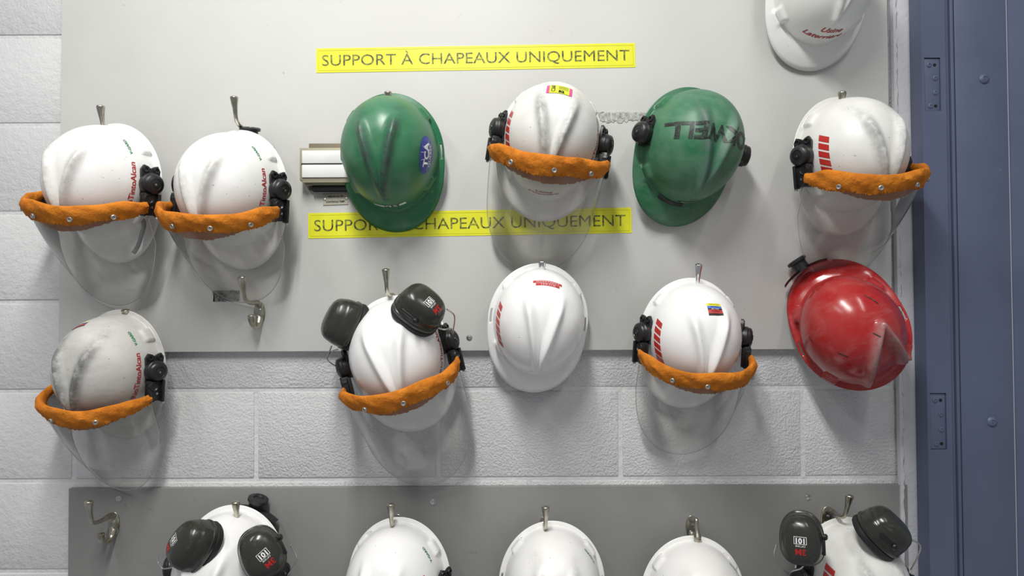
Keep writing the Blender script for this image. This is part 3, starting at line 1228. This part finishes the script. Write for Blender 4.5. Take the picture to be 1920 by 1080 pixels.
sign(593, 91, 1191, 137, 81, 126, 'SUPPORT À CHAPEAUX UNIQUEMENT', 'yellow sticker sign at top of the pale board, fully readable')
sign(578, 400, 1184, 447, 389, 437, 'SUPPORT À CHAPEAUX UNIQUEMENT', 'lower yellow sticker sign, partly hidden by a green hat and a visor')


# ------------------------------------------------------------------ thermostat
def thermostat():
    d0 = BD + 0.0005
    cz = P(600, 303, 0.05).z
    x0 = P(556, 300, 0.06).x
    x1 = x0 + 0.165
    zt, zb = P(600, 276, 0.07).z, P(600, 333, 0.07).z
    bt, bb = P(600, 268, 0.03).z, P(600, 364, 0.03).z
    rt = empty('thermostat', (x0, -d0, zb))
    tag(rt, 'beige wall thermostat with two white cover plates beside the green hat', 'thermostat')
    L = lambda x, y, z: Vector((x, y, z)) - Vector((x0, -d0, zb))
    cx = (x0 + x1) / 2
    bm = bmesh.new()
    box(bm, L(cx + 0.004, -0.034, (zt + zb) / 2), (x1 - x0, 0.034, zt - zb + 0.006), 0.001)
    # flared underside
    for k in range(2):
        box(bm, L(cx + 0.006, -0.0345 + 0.004 * k, zb - 0.003 - 0.004 * k), (x1 - x0 - 0.008 - 0.008 * k, 0.032 - 0.006 * k, 0.009), 0.001)
    link('housing', bm, M['beige_metal'], rt)
    bm = bmesh.new()
    box(bm, L(cx + 0.01, -d0 - 0.006, (bt + bb) / 2 + 0.004), (x1 - x0 - 0.016, 0.011, bt - bb - 0.010), 0.001)
    link('back_plate', bm, M['brown_metal'], rt)
    h2 = (zt - zb - 0.010) / 2
    for k, zc in ((0, zt - 0.0035 - h2 / 2), (1, zb + 0.0035 + h2 / 2)):
        bm = bmesh.new()
        box(bm, L(cx + 0.005, -0.0525, zc), (x1 - x0 - 0.010, 0.003, h2), 0.0008)
        link('cover_plate', bm, M['white_print'], rt)
    bm = bmesh.new()
    box(bm, L(cx + 0.003, -0.0512, (zt + zb) / 2), (x1 - x0 - 0.010, 0.0012, 0.0045))
    box(bm, L(cx - 0.045, -0.0516, (zt + zb) / 2), (0.026, 0.0014, 0.003))
    link('gap', bm, M['hole'], rt, smooth=False)
    bm = bmesh.new()
    box(bm, L(cx + 0.010, -0.030, bb + 0.012), (x1 - x0 - 0.036, 0.018, 0.012), 0.001)
    link('sensor_slot', bm, M['hole'], rt)


thermostat()


def plate_tag():
    a, b = P(606, 363, BD), P(653, 384, BD)
    cx, cz = (a.x + b.x) / 2, (a.z + b.z) / 2
    rt = empty('name_plate', (cx, -BD - 0.0006, cz))
    tag(rt, 'small cream engraved plate screwed on beneath the thermostat', 'plate')
    bm = bmesh.new()
    wv, hv = b.x - a.x, a.z - b.z
    R = Matrix.Rotation(math.radians(-2), 3, 'Y')
    box(bm, (0, -0.001, 0), (wv, 0.002, hv), 0.0004, rot=None)
    for v in bm.verts:
        v.co = R @ v.co
    link('plate', bm, M['tag'], rt)
    for s_, z_ in (('4902-AC-01-T8', 0.0055), ('CONTROLE TEMP.', -0.0065)):
        t = text_bm(s_, 0.0056, weight=0.0002)
        for v in t.verts:
            v.co = R @ Vector((v.co.x * 0.96, -0.0023, v.co.y + z_))
        link('engraved_lettering', t, M['black_print'], rt, smooth=False, angle='keep')
    for sx in (-1, 1):
        bm = bmesh.new()
        lathe(bm, R @ Vector((sx * (wv / 2 - 0.004), -0.002, 0)), (0, -1, 0), [(0.003, 0), (0.003, 0.0008), (0.0012, 0.0012), (0, 0.0006)], 14)
        link('screw', bm, M['bare_metal'], rt)


plate_tag()


# ------------------------------------------------------------------ coat hooks
def hook(u, v, d, lab, rot=0.0, mt='brass', arm=0.092, rise=0.058, base=False, low=True, yaw=0.0, scale=1.0, up_only=False, grp='coat hooks on the boards'):
    """u,v = tip of the raised prong (or the middle of the base plate)"""
    if base:
        c = P(u, v, d)
    else:
        c = P(u, v, d + arm) - Matrix.Rotation(math.radians(rot), 3, 'Y') @ Vector((0, 0, 0.022 + rise))
        c.y = -d
    Rm = Matrix.Translation(c) @ Matrix.Rotation(math.radians(rot), 4, 'Y') @ Matrix.Rotation(math.radians(yaw), 4, 'Z') @ Matrix.Scale(scale, 4)
    rt = empty('coat_hook', matrix=Rm)
    tag(rt, lab, 'hook', grp)
    bm = bmesh.new()
    # cast oval plate
    n = 28
    rings = []
    for k, y in ((1.0, -0.0006), (1.0, -0.003), (0.86, -0.0052), (0.5, -0.0060), (0.02, -0.0062)):
        rings.append([bm.verts.new((0.0125 * k * math.cos(2 * PI * i / n), y, 0.0275 * k * math.sin(2 * PI * i / n))) for i in range(n)])
    bm.faces.new(rings[0])
    for a, b in zip(rings, rings[1:]):
        for i in range(n):
            bm.faces.new((a[i], a[(i + 1) % n], b[(i + 1) % n], b[i]))
    bm.faces.new(rings[-1])
    link('base_plate', bm, M[mt], rt)
    bm = bmesh.new()
    pts = cr([(0, -0.002, 0.018), (0, -0.018, 0.023), (0, -arm * 0.62, 0.023), (0, -arm * 0.88, 0.030), (0, -arm * 0.98, 0.024 + rise * 0.52), (0, -arm - 0.002, 0.022 + rise * 0.86), (0, -arm - 0.003, 0.022 + rise)], 7)
    m_ = len(pts)
    rad = []
    for i in range(m_):
        t = i / (m_ - 1)
        r = 0.0072 * (1 - t) + 0.0050 * t if t < 0.5 else 0.0060
        r = 0.0075 - 0.0032 * sm(t / 0.4) + 0.0042 * sm((t - 0.55) / 0.35)
        if t > 0.90:
            r *= math.sqrt(max(0.01, 1 - ((t - 0.90) / 0.10) ** 2))
        rad.append(r)
    tube(bm, pts, rad, 14)
    link('upper_prong', bm, M[mt], rt)
    if low:
        bm = bmesh.new()
        pts = cr([(0, -0.003, -0.012), (0, -0.012, -0.026), (0, -0.028, -0.032), (0, -0.044, -0.026), (0, -0.050, -0.012), (0, -0.0505, -0.003)], 7)
        m_ = len(pts)
        rad = []
        for i in range(m_):
            t = i / (m_ - 1)
            r = 0.0085 - 0.0040 * sm(t / 0.4) + 0.0038 * sm((t - 0.5) / 0.35)
            if t > 0.92:
                r *= math.sqrt(max(0.02, 1 - ((t - 0.92) / 0.08) ** 2))
            rad.append(r)
        tube(bm, pts, rad, 14)
        link('lower_prong', bm, M[mt], rt)
    for sx, sz in ((0.002, 0.006), (-0.003, -0.009)):
        bm = bmesh.new()
        lathe(bm, (sx, -0.0055, sz), (0, -1, 0), [(0.0036, 0), (0.0036, 0.0012), (0.0016, 0.0022), (0.0012, 0.001), (0, 0.001)], 14)
        link('screw', bm, M['bare_metal'], rt)
    return rt


hook(190, 197, BD, 'coat hook whose prong rises over the leftmost white hat in the top row')
hook(440, 180, BD, 'long coat hook leaning left above the second white hat from the left')
hook(728, 171, BD, 'coat hook whose tip shows above the green hat with the round blue sticker')
hook(1578, 171, BD, 'coat hook whose tip shows above the striped white hat by the door')
hook(455, 517, BD, 'empty coat hook on the pale board with its prong raised to the left', rot=-2)
hook(236, 580, BD, 'coat hook just showing above the greyish dirty white hat', arm=0.05, rise=0.02)
hook(724, 503, BD, 'coat hook rising between the two ear muffs of the middle-row white hat')
hook(1016, 488, BD, 'bright chrome hook tip above the plain white hat in the middle', mt='chrome')
hook(1309, 494, BD, 'bright chrome hook above the white hat with a coloured label', mt='chrome')
hook(168, 937, DB, 'empty double coat hook at the left end of the dark grey board')
hook(443, 938, DB, 'coat hook behind the bottom white hat with ear muffs at left')
hook(733, 942, DB, 'coat hook above the second hat from left in the bottom row')
hook(1023, 947, DB, 'coat hook above the scuffed white hat at bottom middle')
hook(1296, 988, DB, 'short squat coat hook above the plain white hat on the dark board', arm=0.05, rise=-0.030, base=True)
hook(1592, 926, DB, 'coat hook leaning right above the rightmost bottom hat', rot=6)

# ------------------------------------------------------------------ hats
h1 = hat(213, 344, 0.077, 6, 4, -9, M['white_used'], 'white hard hat with lowered visor at far left of the top row', susp_mat=M['grey_plastic'])
rio(h1)
green_mark(h1)
for s_ in (-1, 1):
    side_bracket(h1, s_)
face_shield(h1, 1, L=0.160)
bm = bmesh.new()
tube(bm, cr([h1.M.inverted() @ P(*p) for p in ((258, 405, 0.10), (270, 418, 0.098), (264, 445, 0.095), (258, 462, 0.094), (250, 475, 0.094))], 6), 0.0055, 8, flat=(0.25, 1), ref=Vector((0, 0, 1)))
link('strap', bm, M['grey_strap'], h1.root)['label'] = 'loose grey strap end'

h2 = hat(447, 357, 0.077, 4, 5, -10, M['white_used'], 'white hard hat with lowered visor, second from left in the top row', susp_knob=-3, knob_out=-0.008, susp_mat=M['black_matt'])
rio(h2)
green_mark(h2)
for s_ in (-1, 1):
    side_bracket(h2, s_)
face_shield(h2, 2, L=0.140)
h3 = hat(735, 288, 0.062, -2, 7, -2, M['green_a'], 'glossy green hard hat with a round blue sticker', 'green hard hats')
h4 = hat(1032, 266, 0.074, 9, 2, 0, M['white_worn'], 'scuffed white hard hat with visor and a pink and yellow label on top')
h5 = hat(1287, 277, 0.074, 11, 5, 11, M['green_b'], 'green hard hat with black hand lettering across it', 'green hard hats')
h6 = hat(1579, 294, 0.077, -5, 3, 9, M['white_worn'], 'white hard hat with red bars and lowered visor beside the blue door')
h7 = hat(224, 687, 0.062, 4, 3, -9, M['white_dirty'], 'dirty greyish white hard hat with visor, hanging below the top left hats', scale=0.955)
h8 = hat(750, 665, 0.066, -14, 0, 0, M['white_clean'], 'white hard hat with visor and two black ear muffs in the middle row', susp_mat=M['black_matt'])
h9 = hat(1009, 600, 0.062, 6, 5, 2, M['white_clean'], 'plain white hard hat with red bars and no visor, in the middle', scale=0.955)
h10 = hat(1293, 628, 0.066, 3, 4, 2, M['white_clean'], 'clean white hard hat with visor and a yellow, blue and red label', scale=0.955)
h11 = hat(1595, 621, 0.102, 163, 18, 20, M['red'], 'red hard hat hung upside down with its brim up', 'red hard hat', red=True, susp_knob=192, knob_out=0.046, knob_up=0.038, scale=0.975, susp_mat=M['black_matt'])
h12 = hat(1535, -20, 0.062, 6, 4, 2, M['white_used'], 'white hard hat cut off by the top edge, with red lettering at its brim')
h13 = hat(435, 1062, 0.066, 2, -3, -2, M['white_clean'], 'white hard hat with two black ear muffs at bottom left', susp_knob=-16, susp_mat=M['black_matt'])
h14 = hat(747, 1085, 0.062, 4, -3, -8, M['white_clean'], 'white hard hat with a black side knob, second from left in the bottom row')
h15 = hat(1035, 1092, 0.062, 2, -3, 0, M['white_used'], 'white hard hat with pale smudges in the middle of the bottom row')
h16 = hat(1300, 1120, 0.062, 0, -3, 1, M['white_used'], 'white hard hat lowest in the bottom row, under the squat hook')
h17 = hat(1588, 1085, 0.066, 4, -3, 3, M['white_worn'], 'white hard hat with two black ear muffs by the blue door at bottom right', susp_mat=M['grey_plastic'])

# green with the blue sticker
bm = bmesh.new()
n = 28
cv = bm.verts.new((0, 0, 0))
rg = [[bm.verts.new((0.039 * k * math.cos(2 * PI * i / n), 0.027 * k * math.sin(2 * PI * i / n), 0)) for i in range(n)] for k in (0.25, 0.5, 0.75, 1.0)]
for i in range(n):
    bm.faces.new((cv, rg[0][i], rg[0][(i + 1) % n]))
    for a, b in zip(rg, rg[1:]):
        bm.faces.new((a[i], b[i], b[(i + 1) % n], a[(i + 1) % n]))
merge(bm, text_bm('TCA', 0.0245, weight=0.0009), 1, (0, 0.0020, 0.0004))
merge(bm, text_bm('QUÉBEC', 0.0125, weight=0.0001, spacing=1.05), 1, (0, -0.0138, 0.0004))
q = bmesh.new()
quad_grid(q, -0.031, -0.0082, 0.031, -0.0074, 10, 1, 0)
merge(bm, q, 1, (0, 0, 0.0004))
for x0_, y0_, x1_, y1_ in ((-0.012, 0.021, -0.008, 0.008), (0.004, 0.023, 0.005, 0.010), (0.017, 0.018, 0.012, 0.009)):
    q = bmesh.new()
    vs = [q.verts.new((x0_, y0_, 0)), q.verts.new((x0_ + 0.0009, y0_, 0)), q.verts.new((x1_ + 0.0009, y1_, 0)), q.verts.new((x1_, y1_, 0))]
    q.faces.new(vs)
    merge(bm, q, 1, (0, 0, 0.0005))
decal(h3, 'round_sticker', bm, [M['navy'], M['white_print']], (-0.86, 0.14, 0.50), (0, -1, 0))['label'] = 'oval blue union sticker with white lettering'
bm = bmesh.new()
quad_grid(bm, -0.034, -0.0055, 0.034, 0.0055, 14, 3, 0)
merge(bm, text_bm('La Rell', 0.0115, weight=0.0006), 1, (0.004, 0, 0.0004))
decal(h3, 'name_label', bm, [M['white_print'], M['black_print']], (0.0, 1.0, 0.20), (-1, 0, 0))['label'] = 'narrow white handwritten label above the brim'

# worn white hat of the top row
bm = bmesh.new()
quad_grid(bm, -0.026, -0.015, 0.026, 0.015, 10, 6, 1)
quad_grid(bm, -0.020, -0.015, 0.020, 0.015, 8, 6, 0)
for v in bm.verts:
    pass
t_ = text_bm('C360', 0.011, weight=0.0003)
merge(bm, t_, 2, (-0.012, 0.001, 0.0006), PI / 2 * 1.0)
for k in range(7):
    q = bmesh.new()
    quad_grid(q, -0.002, 0.011 - k * 0.0022, 0.018, 0.0116 - k * 0.0022, 3, 1, 0)
    merge(bm, q, 3, (0, 0, 0.0006))
merge(bm, text_bm('R2', 0.010, weight=0.0008), 2, (0.004, -0.0095, 0.0006))
# lime on top of pink
for f in bm.faces:
    if f.material_index == 0:
        for v in f.verts:
            v.co.z = 0.0004
decal(h4, 'pink_label', bm, [M['lime'], M['pink'], M['black_print'], M['faded_print']], (0.0, -0.68, 0.72), (-1, 0.0, 0))['label'] = 'curled yellow label with pink ends'
stripes(h4)
rio(h4, d=(-0.99, 0.02, 0.40))
art_text(h4, 'Usine', 0.016, (0, 1, 0.16), (-1, 0, 0), 'red_print', 0.3, 0.0004)
art_text(h4, 'Laterrière', 0.016, (0, 1, 0.02), (-1, 0, 0), 'red_print', 0.3, 0.0004)
for s_ in (-1, 1):
    side_bracket(h4, s_)
face_shield(h4, 4, rivets=(-0.75, -0.1, 0.62))

# green with hand lettering
for s_ in (-1, 1):
    side_bracket(h5, s_, clip=False, ears=True)
art_text(h5, 'OKWELL', 0.040, (0.05, -0.13, 1), (1, 0.03, 0), 'marker', 0.0, 0.0016, 1.02, 'hand_lettering', label='black hand lettering, upside down')
bm = bmesh.new()
quad_grid(bm, -0.030, -0.0055, 0.030, 0.0055, 12, 3, 0)
merge(bm, text_bm('Je travaille en vue de rester en forme', 0.0038), 1, (0, 0, 0.0004))
decal(h5, 'black_label', bm, [M['black_print'], M['white_print']], (0.1, 1.0, -0.215), (-1, -0.0, 0))['label'] = 'narrow black label on the brim'
bm = bmesh.new()
quad_grid(bm, -0.022, -0.004, 0.022, 0.004, 10, 3, 0)
merge(bm, text_bm('Rock Well', 0.0068, weight=0.0003), 1, (0, 0, 0.0004))
decal(h5, 'black_label', bm, [M['black_print'], M['white_print']], (-0.12, 1.0, 0.02), (-1, -0.0, 0))

stripes(h6)
for s_ in (-1, 1):
    side_bracket(h6, s_)
face_shield(h6, 6, L=0.160, zbot=-0.044)

rio(h7)
green_mark(h7)
colour_label(h7, (0.28, -0.86, 0.46), (-1, -0.45, 0), 0.034, 0.026)
for s_ in (-1, 1):
    side_bracket(h7, s_)
face_shield(h7, 7, rivets=(-0.55, 0.25), W=0.119, yh=0.050, Sg=0.112)

rio(h8)
for s_ in (-1, 1):
    side_bracket(h8, s_)
face_shield(h8, 8, rivets=(-0.9, -0.1, 0.55), L=0.19)
ear_cup(h8, 650, 607, 0.125, (-0.80, -0.45, 0.38), 66, text=False, wire=[[(634, 655, 0.10), (620, 660, 0.10), (613, 672, 0.10), (622, 682, 0.095), (640, 692, 0.08), (652, 695, 0.07)],
                                                                          [(622, 648, 0.11), (613, 672, 0.10)]], arm_side=-1)
ear_cup(h8, 786, 582, 0.175, (0.50, -0.62, 0.60), -38, text=True, flip=0, mo=(0.010, 0.012), wire=[[(815, 613, 0.16), (832, 618, 0.15), (846, 616, 0.13), (843, 630, 0.11)],
                                                                               [(838, 580, 0.16), (852, 592, 0.14), (850, 618, 0.12), (846, 632, 0.11)]], arm_side=1)

stripes(h9)
bm = bmesh.new()
quad_grid(bm, -0.032, -0.0035, 0.032, 0.0035, 16, 2, 0)
quad_grid(bm, -0.026, 0.0050, 0.026, 0.0125, 16, 2, 0)
merge(bm, text_bm('COMPAGNON', 0.0065, spacing=1.25), 1, (0, 0, 0.0004))
merge(bm, text_bm('MICHEL', 0.0065, spacing=1.6), 1, (0, 0.0088, 0.0004))
decal(h9, 'red_label', bm, [M['label_red'], M['white_print']], (-0.04, -0.80, 0.62), (1, 0.0, 0), wrap=0.11)['label'] = 'two narrow red name strips, upside down'

stripes(h10)
colour_label(h10, (-0.10, -0.60, 0.80), (-1, -0.10, 0), 0.032, 0.034)
for s_ in (-1, 1):
    side_bracket(h10, s_)
face_shield(h10, 10, rivets=(-0.95, 0.05, 0.62))

# red: pen dashes
for d_, r_, l_ in (((0.42, 0.25, 0.85), (0.4, -1, 0), 0.030), ((0.22, -0.32, 0.9), (0.5, -1, 0), 0.016), ((-0.35, -0.45, 0.8), (0.5, -1, 0), 0.020), ((-0.75, 0.0, 0.6), (0.1, -1, 0), 0.014)):
    bm = bmesh.new()
    quad_grid(bm, -l_ / 2, -0.0011, l_ / 2, 0.0011, 8, 1, 0)
    for v in bm.verts:
        v.co.y += 0.003 * math.sin(v.co.x * 90)
    decal(h11, 'pen_mark', bm, [M['marker']], d_, r_)

art_text(h12, 'Usine', 0.0205, (-0.08, 1, 0.34), (-1, 0.0, 0), 'red_print', 0.3, 0.0004)
art_text(h12, 'Laterrière', 0.0205, (0.0, 1, 0.12), (-1, 0.0, 0), 'red_print', 0.3, 0.0004)

for s_ in (-1, 1):
    side_bracket(h13, s_)
ear_cup(h13, 368, 1022, 0.185, (-0.55, -0.70, 0.42), 55, text=True, flip=175, mo=(-0.008, -0.006), arm_side=-1,
        wire=[[(315, 1040, 0.17), (296, 1046, 0.16), (305, 1066, 0.15), (345, 1058, 0.17)]])
ear_cup(h13, 490, 1036, 0.19, (0.28, -0.90, 0.22), 115, text=True, flip=195, mo=(0.006, -0.006), arm_side=1,
        wire=[[(545, 1022, 0.16), (556, 1050, 0.15), (540, 1078, 0.13)]])
green_mark(h14)
art_text(h14, 'RioTintoAlcan', 0.0150, (-0.80, -0.02, 0.62), (0.1, -1, 0), 'red_print', weight=0.0003, label='red company lettering along the side')
side_bracket(h14, -1)
green_mark(h15)
art_text(h15, 'RioTintoAlcan', 0.0150, (-0.86, 0.05, 0.50), (0.1, -1, 0), 'red_print', weight=0.0003, label='red company lettering along the side')
green_mark(h16)
stripes(h17, d=(0.90, -0.05, 0.55))
for s_ in (-1, 1):
    side_bracket(h17, s_)
ear_cup(h17, 1503, 1010, 0.185, (-0.42, -0.86, 0.12), 92, text=True, flip=180, arm_side=1,
        wire=[[(1456, 1020, 0.17), (1452, 1040, 0.16), (1462, 1062, 0.14), (1480, 1078, 0.12)], [(1510, 1054, 0.17), (1502, 1066, 0.16), (1484, 1072, 0.14), (1480, 1084, 0.12)]])
ear_cup(h17, 1652, 1000, 0.165, (0.62, -0.42, 0.66), -45, text=False, arm_side=1,
        wire=[[(1700, 1008, 0.15), (1725, 1022, 0.14), (1720, 1045, 0.13), (1708, 1068, 0.11)]])


# ------------------------------------------------------------------ door side
TX0 = P(1667, 330).x + 0.004
FD = 0.055
FX0 = P(1704, 330).x             # foot of the frame on the wall
FX1 = P(1778, 400, FD).x
zlo2, zhi2 = 0.35, 2.95
bm = bmesh.new()
box(bm, ((TX0 + FX0) / 2 + 0.004, -0.006, (zlo2 + zhi2) / 2), (FX0 - TX0 + 0.006, 0.010, zhi2 - zlo2), 0.003)
x_ = TX0 + 0.006
rnd = random.Random(4)
nz = 260
prev = None
for i in range(nz + 1):
    z = zlo2 + (zhi2 - zlo2) * i / nz
    a = [bm.verts.new((x_ - 0.006 + rnd.uniform(-0.0006, 0.0006), -0.010, z)), bm.verts.new((x_ - 0.004, -0.0165, z)),
         bm.verts.new((x_ + 0.003 + rnd.uniform(-0.0022, 0.0022), -0.0165 + rnd.uniform(-0.001, 0.001), z)), bm.verts.new((x_ + 0.008 + rnd.uniform(-0.0020, 0.0020), -0.010, z))]
    if prev:
        for k in range(3):
            bm.faces.new((prev[k], prev[k + 1], a[k + 1], a[k]))
    prev = a
o = link('trim_1', bm, M['trim_white'])
o['kind'] = 'structure'

hz = [(P(1750, 108, FD).z, P(1750, 208, FD).z), (P(1766, 737, FD).z, P(1766, 843, FD).z)]
hx0, hx1 = FX1 - 0.0475, FX1 - 0.0115
bm = bmesh.new()
FL = 0.005
box(bm, ((FX0 + FX1) / 2, -(FD - FL) / 2 + 0.01, (zlo2 + zhi2) / 2), (FX1 - FX0, FD - FL + 0.02, zhi2 - zlo2))
segs = [zhi2, hz[0][0], hz[0][1], hz[1][0], hz[1][1], zlo2]
for k in range(5):
    z1_, z0_ = segs[k], segs[k + 1]
    zc, zl = (z1_ + z0_) / 2, z1_ - z0_
    if k in (1, 3):
        box(bm, ((FX0 + hx0) / 2, -FD + FL / 2, zc), (hx0 - FX0, FL, zl))
        box(bm, ((FX1 + hx1) / 2, -FD + FL / 2, zc), (FX1 - hx1, FL, zl))
    else:
        box(bm, ((FX0 + FX1) / 2, -FD + FL / 2, zc), (FX1 - FX0, FL, zl))
fr_o = link('trim_2', bm, M['blue'], smooth=False)
fr_o['kind'] = 'structure'
# stepped stops between the frame face and the door
sx0 = FX1
bm = bmesh.new()
stops = [(0.000, 0.010, FD - 0.006), (0.010, 0.017, FD - 0.014), (0.017, 0.024, FD - 0.008), (0.024, 0.028, FD - 0.018)]
for a, b, dd in stops:
    box(bm, (sx0 + (a + b) / 2, -dd / 2, (zlo2 + zhi2) / 2), (b - a, dd, zhi2 - zlo2), 0.0012)
o = link('door_stop', bm, M['blue'], fr_o)
for (zt_, zb_) in hz:
    rt = empty('hinge_plate', ((hx0 + hx1) / 2, -(FD - FL), (zt_ + zb_) / 2))
    rt.parent = fr_o
    bm = bmesh.new()
    box(bm, (0, -0.001, 0), (hx1 - hx0 - 0.002, 0.002, zt_ - zb_ - 0.002), 0.0004)
    link('plate', bm, M['blue'], rt)
    hh = (zt_ - zb_) / 2
    ww = (hx1 - hx0) / 2
    for sx_, sz_ in ((-0.30, 0.74), (0.40, 0.24), (0.42, -0.30), (-0.22, -0.80)):
        bm = bmesh.new()
        lathe(bm, (sx_ * ww, -0.002, sz_ * hh), (0, -1, 0), [(0.0055, 0), (0.0055, 0.0012), (0.0030, 0.0022), (0.0022, 0.0008), (0, 0.0008)], 18)
        link('screw', bm, M['blue'], rt)
    for sx_, sz_ in ((0.38, 0.74), (0.42, -0.80)):
        bm = bmesh.new()
        lathe(bm, (sx_ * ww, -0.0021, sz_ * hh), (0, -1, 0), [(0.0036, 0), (0.0036, 0.0004), (0, 0.0004)], 14)
        link('screw_hole', bm, M['hole'], rt)
# door leaf
lx0 = sx0 + 0.028
LX = P(1893, 330, 0.045).x
bm = bmesh.new()
box(bm, ((lx0 + LX) / 2, -0.022, (zlo2 + zhi2) / 2), (LX - lx0, 0.044, zhi2 - zlo2), 0.002)
box(bm, (LX + 0.18, -0.020, (zlo2 + zhi2) / 2), (0.36 - 0.003, 0.040, zhi2 - zlo2), 0.002)
leaf = link('door_1', bm, M['blue'])
leaf['kind'] = 'structure'
bm = bmesh.new()
box(bm, (LX + 0.0008, -0.0410, (zlo2 + zhi2) / 2), (0.0012, 0.006, zhi2 - zlo2))
link('edge_seam', bm, M['seam'], leaf, smooth=False)
for (u, v) in ((1845, 148), (1860, 791)):
    bm = bmesh.new()
    p = P(u, v, 0.044)
    lathe(bm, p, (0, -1, 0), [(0.0115, 0), (0.0112, 0.0012), (0.0085, 0.0036), (0.0050, 0.0046), (0.0046, 0.0034), (0.0022, 0.0034), (0.0018, 0.0044), (0, 0.0044)], 26)
    link('bolt', bm, M['blue'], leaf)
